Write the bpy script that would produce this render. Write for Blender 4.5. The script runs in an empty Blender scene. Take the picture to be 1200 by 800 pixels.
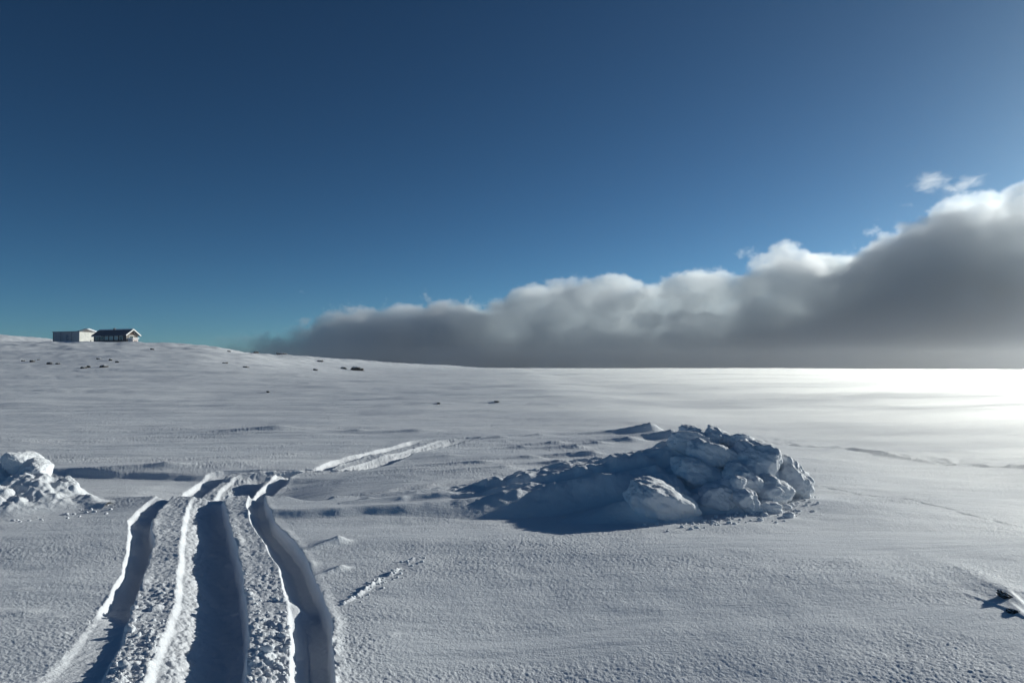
import bpy, bmesh, math, random, os
import numpy as np
from mathutils import Vector
R = math.radians
scn = bpy.context.scene
col = scn.collection
random.seed(7)

# ------------------------------------------------------------------ camera
EYE = 1.6
F = 867.0
PITCH = math.atan(30.0 / F)
SUN_AZ = 56.0      # degrees clockwise from the view direction (+Y)
SUN_EL = 14.0
cam_d = bpy.data.cameras.new('camera')
cam_d.lens = 36.0 * F / 1200.0
cam_d.sensor_width = 36.0
cam_d.clip_start = 0.05
cam_d.clip_end = 40000
cam = bpy.data.objects.new('camera', cam_d)
col.objects.link(cam)
cam.location = (0, 0, EYE)
cam.rotation_euler = (math.pi / 2 + PITCH, 0, 0)
scn.camera = cam

def ray(px, py):
    a = (px - 600.0) / F
    b = (400.0 - py) / F
    return np.array([a, math.cos(PITCH) - b * math.sin(PITCH), math.sin(PITCH) + b * math.cos(PITCH)])

def G(px, py, z=0.0):
    d = ray(px, py)
    t = (z - EYE) / d[2]
    return d[0] * t, d[1] * t

def at(px, py, depth):
    d = ray(px, py)
    t = depth / d[1]
    return np.array([d[0] * t, depth, EYE + d[2] * t])

# ------------------------------------------------------------------ noise
_rng = np.random.RandomState(11)
_ang = _rng.rand(4096) * 2 * np.pi
_GX = np.cos(_ang).astype(np.float32)
_GY = np.sin(_ang).astype(np.float32)
_V3 = _rng.randn(4096, 3)
_V3 = (_V3 / np.linalg.norm(_V3, axis=1)[:, None]).astype(np.float32)
_RND = _rng.rand(4096).astype(np.float32)

def _h2(ix, iy, s):
    return ((ix * 73856093) ^ (iy * 19349663) ^ (s * 83492791) ^ ((ix + 7 * iy) >> 3)) & 4095

def pn(x, y, s=0):
    x = np.asarray(x, dtype=np.float64) + 1000.37 + s * 17.13
    y = np.asarray(y, dtype=np.float64) + 1000.71 + s * 5.71
    xf = np.floor(x); yf = np.floor(y)
    ix = xf.astype(np.int64); iy = yf.astype(np.int64)
    fx = (x - xf).astype(np.float32); fy = (y - yf).astype(np.float32)
    u = fx * fx * fx * (fx * (fx * 6 - 15) + 10)
    v = fy * fy * fy * (fy * (fy * 6 - 15) + 10)
    def g(a, b):
        h = _h2(ix + a, iy + b, s)
        return _GX[h] * (fx - a) + _GY[h] * (fy - b)
    n0 = g(0, 0) * (1 - u) + g(1, 0) * u
    n1 = g(0, 1) * (1 - u) + g(1, 1) * u
    return (n0 * (1 - v) + n1 * v) * 1.5

def fbm(x, y, o=3, s=0, gain=0.5):
    r = 0; a = 1.0; f = 1.0
    for i in range(o):
        r = r + a * pn(x * f, y * f, s + i * 3)
        a *= gain; f *= 2.03
    return r

def pn3(P, s=0):
    P = P + 500.3 + s * 13.7
    Pf = np.floor(P); I = Pf.astype(np.int64); f = (P - Pf).astype(np.float32)
    w = f * f * f * (f * (f * 6 - 15) + 10)
    r = 0
    for a in (0, 1):
        for b in (0, 1):
            for c in (0, 1):
                h = ((I[:, 0] + a) * 73856093 ^ (I[:, 1] + b) * 19349663 ^ (I[:, 2] + c) * 83492791 ^ s * 2654435) & 4095
                g = _V3[h]
                d = g[:, 0] * (f[:, 0] - a) + g[:, 1] * (f[:, 1] - b) + g[:, 2] * (f[:, 2] - c)
                r = r + d * (w[:, 0] if a else 1 - w[:, 0]) * (w[:, 1] if b else 1 - w[:, 1]) * (w[:, 2] if c else 1 - w[:, 2])
    return r * 1.5

def worley(x, y, s=0):
    """distance to the nearest feature point (cell size 1)"""
    x = np.asarray(x, dtype=np.float64) + 800.5; y = np.asarray(y, dtype=np.float64) + 800.5
    ix = np.floor(x).astype(np.int64); iy = np.floor(y).astype(np.int64)
    best = np.full(x.shape, 9.0)
    for a in (-1, 0, 1):
        for b in (-1, 0, 1):
            h = _h2(ix + a, iy + b, s)
            qx = ix + a + _RND[h]; qy = iy + b + _RND[(h * 7 + 13) & 4095]
            best = np.minimum(best, (qx - x) ** 2 + (qy - y) ** 2)
    return np.sqrt(best)

def ss(a, b, x):
    if a > b: return 1 - ss(b, a, x)
    t = np.clip((x - a) / (b - a), 0, 1)
    return t * t * (3 - 2 * t)

def smi(x, xs, ys, wdt=.35):
    """piecewise-linear table with its corners rounded off"""
    g = np.linspace(xs[0] - 3 * wdt, xs[-1] + 3 * wdt, 500)
    v = np.interp(g, xs, ys); st = g[1] - g[0]
    m = max(3, int(wdt / st) | 1); k = np.hanning(m + 2); k /= k.sum()
    v = np.convolve(np.pad(v, (m + 2) // 2, mode='edge'), k, mode='valid')[:500]
    return np.interp(x, g, v)

def smax(a, b, k):
    h = np.clip(0.5 + 0.5 * (a - b) / k, 0, 1)
    return b * (1 - h) + a * h + k * h * (1 - h)

# ------------------------------------------------------------------ height of the snow
WX, WY = -0.97, -0.24          # wind direction over the ground
def wind(x, y):
    return x * WX + y * WY, -x * WY + y * WX

def line(pts):
    """picture points on the flat snow -> arrays sorted by world x"""
    q = sorted(G(*p) for p in pts)
    return np.array([a[0] for a in q]), np.array([a[1] for a in q])

SCARP_A = line([(-60, 556), (20, 554), (60, 552.5), (120, 553.5), (200, 555), (280, 556), (335, 556.5), (370, 556)])
SCARP_B = line([(360, 581), (400, 579), (440, 577), (480, 572), (540, 566), (600, 562), (660, 560)])
LIP = line([(-80, 589), (60, 588), (120, 587), (165, 588), (225, 590), (290, 589), (330, 590), (420, 589), (520, 586), (600, 584)])
BAND_C = line([(300, 606), (350, 607), (400, 606), (440, 603), (500, 600), (560, 597)])

# trough edges in the picture: (y, x_left, x_right, depth)
TR = [
 [(860, -60, 60, .035), (800, 40, 122, .035), (750, 90, 145, .035), (725, 108, 150, .04), (705, 120, 158, .09), (670, 141, 170, .12), (640, 150, 180, .12), (615, 149, 178, .10), (600, 161, 190, .08),
  (592, 176, 198, .05), (588, 208, 232, .10), (583, 211, 236, .12), (570, 226, 252, .12), (557, 244, 268, .09), (553, 270, 292, .05), (549, 366, 384, .09), (540, 388, 406, .10), (527, 443, 462, .11), (517, 483, 502, .10), (512, 530, 546, .06), (507, 560, 570, 0)],
 [(860, 130, 292, .17), (800, 165, 290, .165), (745, 188, 292, .17), (705, 203, 290, .175), (660, 208, 283, .18), (620, 213, 270, .17), (600, 218, 265, .15), (593, 222, 262, .04),
  (588, 248, 292, .14), (572, 257, 304, .16), (558, 276, 314, .13), (553, 330, 346, .05), (549, 392, 416, .11), (535, 447, 474, .12), (518, 514, 540, .11), (512, 556, 576, .06), (507, 590, 600, 0)],
 [(860, 338, 400, .13), (800, 338, 393, .13), (745, 340, 389, .13), (720, 337, 387, .13), (698, 334, 379, .10), (688, 331, 375, .12), (660, 324, 362, .13), (638, 307, 346, .13), (615, 293, 322, .13), (600, 288, 313, .11),
  (592, 290, 310, .06), (588, 294, 315, .10), (583, 297, 318, .12), (570, 308, 330, .12), (553, 328, 350, .09), (549, 404, 417, .06), (546, 424, 440, .08), (535, 460, 478, .10), (524, 500, 516, .09), (516, 550, 565, .05), (507, 600, 610, 0)],
]
TRK = []
for t in TR:
    rows = []
    for p in t:
        zz = float(np.interp(p[0], [549, 556, 588, 589.5], [0, -.03, -.20, 0]))
        if 589 < p[0] < 593: zz = 0
        yl_ = G(600, p[0], zz)[1]
        rows.append([yl_, G(p[1], p[0], zz)[0], G(p[2], p[0], zz)[0], p[3]])
    a = np.array(rows); a = a[np.argsort(a[:, 0])]
    TRK.append(a)

def densify(a):
    """Smooth (Catmull-Rom like) resampling of a polyline table along column 0"""
    yy = np.exp(np.linspace(np.log(a[0, 0]), np.log(a[-1, 0]), 500))
    out = [yy]
    for c in range(1, a.shape[1]):
        v = np.interp(yy, a[:, 0], a[:, c])
        k = np.hanning(13); k /= k.sum()
        vp = np.pad(v, 6, mode='edge')
        vs = np.convolve(vp, k, mode='valid')
        out.append(vs)
    return np.stack(out, 1)
TRK = [densify(a) for a in TRK]

def bump(x, y, px, py, rx, ry, h, rot=0.0, p=1.0):
    cx, cy = G(px, py)
    c, s = math.cos(rot), math.sin(rot)
    u = ((x - cx) * c + (y - cy) * s) / rx
    v = (-(x - cx) * s + (y - cy) * c) / ry
    return h * np.exp(-(u * u + v * v) ** p)

def drift(x, y, px, py, L, wd, h, seed=0, ang=0.0):
    """A lee drift: blunt head at the picture point, tail running down wind, crisp crest."""
    cx, cy = G(px, py)
    ca, sa = math.cos(ang), math.sin(ang)
    wx, wy = WX * ca - WY * sa, WX * sa + WY * ca
    s = (x - cx) * wx + (y - cy) * wy
    n = -(x - cx) * wy + (y - cy) * wx
    n = n + 0.15 * wd * np.sin(s / L * 5 + seed)
    al = np.where(s < 0, np.exp(-(s / (0.18 * L)) ** 2), np.exp(-np.clip(s, 0, None) / L * 2.2) * (1 - ss(L * .8, L * 1.6, s)))
    w = wd * (1 + 0.5 * np.clip(s, 0, None) / L)
    cr = np.where(n > 0, np.exp(-(np.abs(n) / (0.45 * w)) ** 1.3), np.exp(-(np.abs(n) / w) ** 1.5))
    return h * al * cr

def crest_profile(x):
    pts = [(-700, 20.), (-350, 14.), (-220, 11.3), (-165, 9.2), (-138, 8.5), (-118, 8.3), (-101, 8.1), (-92, 7.7), (-85, 7.35), (-76, 6.0), (-69, 4.7), (-60, 2.9), (-50, 1.4), (-39, .4), (-25, .08), (-10, .05), (15, .25), (40, 0.1), (80, 0.), (300, -.6)]
    gx = np.arange(-760, 360, 2.0)
    gz = np.interp(gx, [p[0] for p in pts], [p[1] for p in pts])
    k = np.hanning(15); k /= k.sum()
    gz = np.convolve(np.pad(gz, 7, mode='edge'), k, mode='valid')
    return np.interp(x, gx, gz)

def track_coords(x, y):
    out = []
    for i, a in enumerate(TRK):
        wob = 0.012 * pn(x * 0, y * 3, 40 + i) + 0.005 * pn(x * 5, y * 9, 50 + i)
        xl = np.interp(y, a[:, 0], a[:, 1]) + wob
        xr = np.interp(y, a[:, 0], a[:, 2]) - wob
        d = np.interp(y, a[:, 0], a[:, 3]) * (1 - ss(15.5, 17.0, y))
        out.append(((x - xl) / (xr - xl), xr - xl, d))
    return out

def Hs(x, y):
    """height of the snow field"""
    x = np.asarray(x, dtype=np.float64); y = np.asarray(y, dtype=np.float64)
    r = np.hypot(x, y)
    s, n = wind(x, y)
    z = np.zeros_like(x)
    # broad rise on the left with its crest about 200 m out
    rise = ss(45, 205, y + 0.10 * x) * (1 - 0.35 * ss(230, 900, y))
    sc = np.clip(y / 200.0, 0.3, 1.25)
    cp = crest_profile(x / sc)
    z += cp * rise
    hm = ss(0.5, 5, cp) * rise
    z += hm * .13 * fbm(s / 7, n / 2.2, 3, 6) * ss(50, 90, y)
    z += hm * (0.55 * fbm(x / 26, y / 34, 3, 3) + 0.30 * fbm(x / 9, y / 9, 3, 5) * ss(60, 130, y))
    # second, farther shoulder at the far left
    z += 9 * np.clip((-245 - x) / 53., 0, 1.25) ** .7 * ss(330, 430, y) * (1 - ss(480, 640, y))
    # rolling plain
    z += 0.055 * ss(2, 9, r) * fbm(s / 5.0, n / 1.6, 3, 8)
    z += 0.17 * ss(14, 40, r) * fbm(s / 19, n / 6, 3, 9)
    z += 0.28 * ss(70, 240, r) * fbm(s / 90, n / 40, 3, 10)
    z -= 0.9 * ss(60, 400, y) * ss(0.25, 0.8, x / np.maximum(y, 1))
    z += 0.25 * np.exp(-((x + 10) / 90) ** 2) * ss(100, 320, y) * (1 - ss(320, 900, y))
    # sastrugi: crisp wind-carved scallops
    sm = ss(12, 20, r)
    q = fbm(s / 2.6, n / .55, 3, 12)
    z += (0.008 + 0.026 * sm) * np.maximum(q - 0.05, 0) * ss(-.2, .5, pn(s / 11, n / 7, 13) + .12)
    q2 = fbm(s / 9, n / 2.2, 3, 14)
    z += 0.13 * ss(20, 50, r) * np.maximum(q2 - 0.1, 0)
    # scarps and lips of the drift crossing the track
    def prof(L, amp, wf, wb, wig=.05, sd=0):
        yc = smi(x, L[0], L[1]) + wig * pn(x * 1.1, 0 * x, 60 + sd) + wig * .4 * pn(x * 4, 0 * x, 61 + sd)
        u = y - yc
        f = ss(-wf, 0, u) * np.where(u > 0, np.exp(-np.clip(u, 0, None) / wb), 1)
        return f * amp
    ax = smi(x, [-9, -7, -4.6, -3.3, -2.6], [.045, .06, .06, .05, 0])
    z += prof(SCARP_A, ax, .22, 2.5, .06, 0)
    bx = smi(x, [-3.0, -2.3, -1.5, -.4, 1.3], [0, .06, .11, .09, 0])
    z += prof(SCARP_B, bx, .30, 2.0, .06, 2)
    cx_ = smi(x, [-3.4, -2.6, -1.8, -.6], [0, .05, .07, 0])
    z += prof(BAND_C, cx_, .22, .7, .05, 4)
    yl = smi(x, LIP[0], LIP[1]) + .05 * pn(x * 1.2, 0 * x, 66)
    u = y - yl
    la = smi(x, [-9, -5, -4.2, -3.2, -2.4, -.5, .5], [.06, .12, .24, .25, .16, .05, 0])
    z += la * 0.35 * np.exp(-np.clip(-u, 0, None) / .9) * (u <= 0)
    z += np.where(u > 0, la * (0.35 - 1.25 * ss(0, .50, u)) * (1 - ss(.9, 3.0, u)), 0)
    # gentle hump of the foreground slope on the right
    z -= .34 * ss(2.2, 9, x) * ss(5, 9, y)
    yy = y + .22 * x
    z -= .042 * np.clip(5.8 - yy, 0, 2.6) ** 2 * ss(-1.3, .5, x)
    z += .035 * np.exp(-((yy - 6.3) / .9) ** 2) * ss(-.6, 1.5, x)
    z += bump(x, y, 925, 585, .75, .42, .055, -.25)
    # isolated small features
    near = r < 40
    if near.any():
        X = x[near]; Y = y[near]; a = np.zeros_like(X)
        a += drift(X, Y, 396, 640, .55, .10, .075, 1, .5)
        a += drift(X, Y, 399, 668, .40, .06, .045, 2, .5)
        for k, (qx, qy, qh) in enumerate([(28, 716, .018), (66, 742, .016), (58, 722, .014), (104, 694, .012), (20, 690, .012), (455, 742, .012), (470, 596, .03), (430, 596, .025)]):
            a += drift(X, Y, qx, qy, .45, .05, qh, k + 30, .3)
        a += drift(X, Y, 192, 551, 1.6, .16, .085, 3)
        a += drift(X, Y, 322, 505, 3.2, .28, .11, 4)
        a += drift(X, Y, 418, 506, 1.6, .22, .07, 5)
        a += drift(X, Y, 482, 506, 3.5, .40, .10, 6)
        a += drift(X, Y, 335, 534, 1.8, .2, .04, 7)
        a += drift(X, Y, 578, 473.5, 5, .6, .10, 8)
        a += drift(X, Y, 513, 475, 5, .6, .09, 9)
        a += drift(X, Y, 760, 508, 2.4, .35, .30, 10)
        a += drift(X, Y, 785, 513, 2.2, .30, .22, 11)
        a += drift(X, Y, 735, 516, 2.0, .30, .12, 12)
        for k, (qx, qy, qh) in enumerate([(585, 515, .07), (560, 514, .06), (630, 512, .06), (650, 519, .08), (608, 527, .06), (672, 526, .09), (560, 546, .05),
                                          (620, 540, .08), (520, 536, .04), (590, 553, .05), (700, 519, .07), (655, 545, .08), (690, 534, .1)]):
            a += drift(X, Y, qx, qy, 1.5, .16, qh, k)
        # low dark berm running off to the right behind the mound
        bl = line([(900, 509), (950, 510), (1000, 513), (1060, 518), (1130, 525), (1200, 530), (1300, 538)])
        u2 = Y - smi(X, bl[0], bl[1])
        a += .050 * np.clip(.62 + 1.1 * fbm(X * 3, Y * 3, 2, 76), 0, 1.3) * ss(-.09, 0, u2) * np.exp(-np.clip(u2, 0, None) / 1.2) * ss(3.7, 4.6, X) * (1 + .5 * fbm(X * 2.2, Y, 2, 70))
        # old half-filled trail of prints
        tl = line([(950, 560), (1000, 567), (1060, 576), (1120, 585), (1200, 598), (1300, 616)])
        u3 = Y - smi(X, tl[0], tl[1]); m3 = np.exp(-(u3 / .10) ** 2) * ss(3.3, 4, X)
        a += m3 * (-.003 + .018 * fbm(X * 6, Y * 6, 2, 71))
        # prints beside the ridge on the right of the tracks
        for (qx, qy) in ((350, 588), (362, 590), (374, 589)):
            a += bump(X, Y, qx, qy, .10, .20, -.075, .6, 1.6)
        # crumbly line of lumps
        cl = line([(405, 702), (430, 688), (450, 676), (480, 660), (500, 652)])
        m4 = np.exp(-((Y - np.interp(X, cl[0], cl[1])) / .05) ** 2) * ss(cl[0][0] - .05, cl[0][0] + .05, X) * (1 - ss(cl[0][-1] - .2, cl[0][-1], X))
        a += m4 * .030 * np.clip(1.1 - 1.9 * worley(X * 9, Y * 9, 73), 0, 1)
        # hump and scoured hollow around the half buried stone at the right
        rl = line([(1105, 694), (1125, 691), (1145, 690), (1170, 694), (1188, 704), (1210, 720), (1240, 745)])
        u5 = Y - smi(X, rl[0], rl[1], .2) - .02 * pn(X * 4, Y * 3, 74)
        a += smi(X, [rl[0][0], rl[0][0] + .22, rl[0][2] + .3, rl[0][-2], rl[0][-1] + .3], [0, .012, .050, .05, 0]) * ss(-.20, 0, u5) * np.exp(-np.clip(u5, 0, None) / .55)
        # crack on the right-hand slope
        z[near] += a
    # texture of the surface
    tn = r < 60
    if tn.any():
        X = x[tn]; Y = y[tn]; S = s[tn]; N = n[tn]; rr = r[tn]
        fade = 1 - ss(20, 60, rr)
        smooth = ss(.05, .45, pn(S / 3.5, N / .9, 20) + .5 * pn(S / 1.1, N / .35, 21) + .3 * ss(7.5, 8.6, Y) * (X < -1.5) - .1)
        dl = np.exp(-((Y - 8.1) / .38) ** 2) * ss(-.9, -2, X)
        smooth = np.clip(smooth + dl, 0, 1)
        lo = np.exp(-((Y - 6.6) / .8) ** 2 - ((X + 1.9) / .7) ** 2)
        smooth = np.clip(smooth + .8 * lo, 0, 1)
        k = (1 - .8 * smooth) * fade * (.92 + .65 * pn(S / 2.6, N / 1.3, 39))
        ux = X * .96 - Y * .28; uy = X * .28 + Y * .96
        g = .0019 * pn(ux * 26, uy * 42, 24) + .0022 * pn(ux * 45, uy * 72, 25) + .0012 * pn(ux * 90, uy * 115, 26) * (rr < 12)
        g = g * (1 + .35 * pn(X * 1.1, Y * 1.4, 28))
        g = np.where(rr > 7, g * np.clip(rr / 7, 1, 1.7), g)
        a = k * g + .005 * (1 - smooth) * fade * fbm(X * 2.4, Y * 3.1, 2, 27)
        a += smooth * .004 * fbm(S * 1.2, N * 9, 2, 29) * fade
        # disturbed, crumbly snow beside and between the troughs
        tc = track_coords(X, Y)
        (tL, wL, dL), (tM, wM, dM), (tR, wR, dR) = tc
        betw = (ss(-.15, .1, tL) * (1 - ss(.9, 1.15, tR))) * (Y < 17)
        nearw = 1 - ss(4.5, 6.3, Y)
        patch = ss(-.25, .35, pn(X * 1.3, Y * .9, 31) + .45 * (1 - ss(4, 5.6, Y)))
        w1 = worley(X * 9 + .4 * pn(X * 6, Y * 6, 32), Y * 8, 33)
        w2 = worley(X * 20, Y * 18 + .4 * pn(X * 12, Y * 12, 34), 35)
        c1 = np.clip(1 - (w1 / .60) ** 2, 0, 1); c2 = np.clip(1 - (w2 / .62) ** 2, 0, 1)
        crumb = c1 * .017 * ss(.0, .6, pn(X * 3, Y * 3, 36) + .25) * (1 + .5 * pn(X * 30, Y * 30, 37)) + c2 * .012 + .006 * fbm(X * 30, Y * 30, 2, 38)
        inten = np.clip(nearw * (.08 + .72 * patch) + .30 * (1 - nearw), 0, 1.1)
        ex = betw * inten * (crumb - .010)
        far = (Y > 9.2) & (Y < 17)
        ex = np.where(far, betw * (crumb * .35 - .006), ex)
        # the troughs themselves
        cut = np.zeros_like(X)
        inside = np.zeros_like(X)
        for i, (t, w, d) in enumerate(tc):
            lw, rw = ((.26, .11), (.36, .07), (.20, .10))[i]
            tt = np.clip(t, 0, 1)
            w0 = (.20, .11, .14)[i]; w1_ = (.8, .80, .6)[i]; f0 = (.50, .26, .42)[i] * (1 + .45 * pn(X * 2, Y * 3.3, 90 + i))
            sh = (f0 * ss(0, w0, tt) + (1 - f0) * ss(w0 * .4, w1_, tt)) * (1 - ss(1 - rw, 1, tt))
            sh = np.clip(sh, 0, 1)
            ins = ss(-.02, .06, t) * (1 - ss(.94, 1.02, t))
            act = (d > .002)
            floor = 1 + .10 * pn(X * 1.2, Y * 1.7, 80 + i) + .05 * (t - .5)
            if i == 1:
                floor += .10 * pn(t * 3 + Y * 2.2, Y * 1.6, 83) + .06 * fbm(X * 9, Y * 7, 2, 84)
            c = d * sh * floor
            # bridges of drifted snow
            if i == 2:
                c *= 1 - .62 * np.exp(-((Y - 5.12) / .13) ** 2) * (1 - ss(.25, .9, t))
                c += .02 * np.exp(-((t - .45) / .06) ** 2) * (Y < 4.9) * np.exp(-((Y - 4.3) / .5) ** 2)
            if i == 0:
                c *= 1 - .38 * np.exp(-((Y - 4.65) / .28) ** 2)
            rim = (0, .003, .003)[i] * np.exp(-((t + .01) * w / .03) ** 2) + (.004 + .022 * np.clip(pn(X * .5, Y * 2.6, 95 + i), 0, 1)) * np.exp(-((t - 1.06) * w / .045) ** 2)
            rim *= (d > .02) * (.9 + .9 * pn(X * 4, Y * 5, 85 + i))
            rim = np.where(Y > 9, rim * .8, rim)
            cut = cut + np.where(act, c - rim, 0)
            inside = np.maximum(inside, np.where(act, ins, 0))
        # lit, granular left shoulder of the middle trough
        tx = .6 * a * (1 - inside) + .4 * a
        big = np.clip(1 - (worley(X * 4.3 + .3 * pn(X * 5, Y * 5, 44), Y * 4.3, 45) / .26) ** 2, 0, 1) * .035 * ss(.0, .4, pn(X * 1.6, Y * 1.3, 46)) * nearw * betw
        a = a * (1 - inside * .75) + (ex + big) * (1 - .8 * inside)
        rough_in = inside * (.0025 * fbm(X * 26 - Y * 9, Y * 7 + X * 6, 3, 88) + .004 * fbm(X * 4, Y * 3, 2, 87))
        lsh = np.exp(-((tM - .26) / .2) ** 2) * (dM > .02)
        rough_in += lsh * (.009 * fbm(X * 24, Y * 24, 3, 89))
        a = a + rough_in - cut
        z[tn] += a
    return z

def H1(x, y):
    return float(Hs(np.array([x]), np.array([y]))[0])
EYE_G = 0.0

def hit(px, py, tmin=2.0, tmax=900.0):
    d = ray(px, py)
    t = np.exp(np.linspace(math.log(tmin), math.log(tmax), 4000))
    X = d[0] * t; Y = d[1] * t; Z = EYE + d[2] * t
    g = Hs(X, Y) - Z
    k = np.argmax(g > 0)
    if g[k] <= 0:
        # nearest approach
        k = int(np.argmax(g / t)); 
    return X[k], Y[k], float(Hs(X[k:k+1], Y[k:k+1])[0])

# ------------------------------------------------------------------ materials
def new_mat(name):
    m = bpy.data.materials.new(name); m.use_nodes = True
    nt = m.node_tree
    for n in list(nt.nodes): nt.nodes.remove(n)
    out = nt.nodes.new('ShaderNodeOutputMaterial')
    return m, nt, out

def N(nt, t, **kw):
    n = nt.nodes.new(t)
    for k, v in kw.items():
        if k.startswith('i_'):
            key = k[2:]
            n.inputs[int(key) if key.isdigit() else key].default_value = v
        else:
            setattr(n, k, v)
    return n

def snow_material(name='snow', grain=1.0):
    m, nt, out = new_mat(name)
    L = nt.links.new
    b = N(nt, 'ShaderNodeBsdfPrincipled')
    geo = N(nt, 'ShaderNodeNewGeometry')
    mp = N(nt, 'ShaderNodeMapping'); mp.inputs['Rotation'].default_value = (0, 0, R(-14)); mp.inputs['Scale'].default_value = (.12, .9, 1)
    L(geo.outputs['Position'], mp.inputs['Vector'])
    nz = N(nt, 'ShaderNodeTexNoise'); nz.inputs['Scale'].default_value = .5; nz.inputs['Detail'].default_value = 6; nz.inputs['Roughness'].default_value = .6
    L(mp.outputs[0], nz.inputs['Vector'])
    mr = N(nt, 'ShaderNodeMapRange'); mr.inputs[1].default_value = .35; mr.inputs[2].default_value = .65; mr.inputs[3].default_value = .68; mr.inputs[4].default_value = .84
    L(nz.outputs[0], mr.inputs[0]); L(mr.outputs[0], b.inputs['Roughness'])
    cr = N(nt, 'ShaderNodeMix', data_type='RGBA'); cr.inputs[6].default_value = (.78, .81, .85, 1); cr.inputs[7].default_value = (.86, .87, .89, 1)
    L(nz.outputs[0], cr.inputs[0]); L(cr.outputs[2], b.inputs['Base Color'])
    b.inputs['Specular IOR Level'].default_value = 1.0
    # crystals
    g1 = N(nt, 'ShaderNodeTexNoise'); g1.inputs['Scale'].default_value = 75; g1.inputs['Detail'].default_value = 4; g1.inputs['Roughness'].default_value = .65
    L(geo.outputs['Position'], g1.inputs['Vector'])
    bp = N(nt, 'ShaderNodeBump'); bp.inputs['Strength'].default_value = 1.0 * grain; bp.inputs['Distance'].default_value = .006
    L(g1.outputs[0], bp.inputs['Height'])
    g2 = N(nt, 'ShaderNodeTexNoise'); g2.inputs['Scale'].default_value = 22; g2.inputs['Detail'].default_value = 3
    L(geo.outputs['Position'], g2.inputs['Vector'])
    bp2 = N(nt, 'ShaderNodeBump'); bp2.inputs['Strength'].default_value = .5 * grain; bp2.inputs['Distance'].default_value = .008
    L(g2.outputs[0], bp2.inputs['Height']); L(bp.outputs[0], bp2.inputs['Normal'])
    # longer wind ribbing, seen in the distance
    mp3 = N(nt, 'ShaderNodeMapping'); mp3.inputs['Rotation'].default_value = (0, 0, R(-14)); mp3.inputs['Scale'].default_value = (.25, 1.3, 1)
    L(geo.outputs['Position'], mp3.inputs['Vector'])
    g3 = N(nt, 'ShaderNodeTexNoise'); g3.inputs['Scale'].default_value = .8; g3.inputs['Detail'].default_value = 8; g3.inputs['Roughness'].default_value = .62
    L(mp3.outputs[0], g3.inputs['Vector'])
    bp3 = N(nt, 'ShaderNodeBump'); bp3.inputs['Strength'].default_value = .45; bp3.inputs['Distance'].default_value = .10
    L(g3.outputs[0], bp3.inputs['Height']); L(bp2.outputs[0], bp3.inputs['Normal'])
    L(bp3.outputs[0], b.inputs['Normal'])
    L(b.outputs[0], out.inputs['Surface'])
    return m
SNOW = snow_material()

def plain(name, colr, rough=.8, scale=3.0, var=.25, bump=.2, metal=0.0):
    m, nt, out = new_mat(name); L = nt.links.new
    b = N(nt, 'ShaderNodeBsdfPrincipled'); b.inputs['Roughness'].default_value = rough; b.inputs['Metallic'].default_value = metal
    tc = N(nt, 'ShaderNodeTexCoord')
    nz = N(nt, 'ShaderNodeTexNoise'); nz.inputs['Scale'].default_value = scale; nz.inputs['Detail'].default_value = 6
    L(tc.outputs['Object'], nz.inputs['Vector'])
    mx = N(nt, 'ShaderNodeMix', data_type='RGBA')
    mx.inputs[6].default_value = tuple(c * (1 - var) for c in colr) + (1,)
    mx.inputs[7].default_value = tuple(min(1, c * (1 + var)) for c in colr) + (1,)
    L(nz.outputs[0], mx.inputs[0]); L(mx.outputs[2], b.inputs['Base Color'])
    bp = N(nt, 'ShaderNodeBump'); bp.inputs['Strength'].default_value = bump; bp.inputs['Distance'].default_value = .02
    L(nz.outputs[0], bp.inputs['Height']); L(bp.outputs[0], b.inputs['Normal'])
    L(b.outputs[0], out.inputs['Surface'])
    return m

def boards(name, colr, pitch=.18, rough=.75):
    """vertical boards: grooves across the object's width"""
    m, nt, out = new_mat(name); L = nt.links.new
    b = N(nt, 'ShaderNodeBsdfPrincipled'); b.inputs['Roughness'].default_value = rough
    tc = N(nt, 'ShaderNodeTexCoord')
    wv = N(nt, 'ShaderNodeTexWave', wave_type='BANDS', bands_direction='DIAGONAL'); wv.inputs['Scale'].default_value = .31 / pitch; wv.inputs['Distortion'].default_value = .0
    mpn = N(nt, 'ShaderNodeMapping'); mpn.inputs['Scale'].default_value = (1, 1, 0)
    L(tc.outputs['Object'], mpn.inputs[0]); L(mpn.outputs[0], wv.inputs['Vector'])
    nz = N(nt, 'ShaderNodeTexNoise'); nz.inputs['Scale'].default_value = 1.4; nz.inputs['Detail'].default_value = 5
    L(tc.outputs['Object'], nz.inputs['Vector'])
    mx = N(nt, 'ShaderNodeMix', data_type='RGBA')
    mx.inputs[6].default_value = tuple(c * .7 for c in colr) + (1,)
    mx.inputs[7].default_value = tuple(min(1, c * 1.2) for c in colr) + (1,)
    L(nz.outputs[0], mx.inputs[0]); L(mx.outputs[2], b.inputs['Base Color'])
    bp = N(nt, 'ShaderNodeBump'); bp.inputs['Strength'].default_value = .6; bp.inputs['Distance'].default_value = .03
    L(wv.outputs[0], bp.inputs['Height']); L(bp.outputs[0], b.inputs['Normal'])
    L(b.outputs[0], out.inputs['Surface'])
    return m

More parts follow.
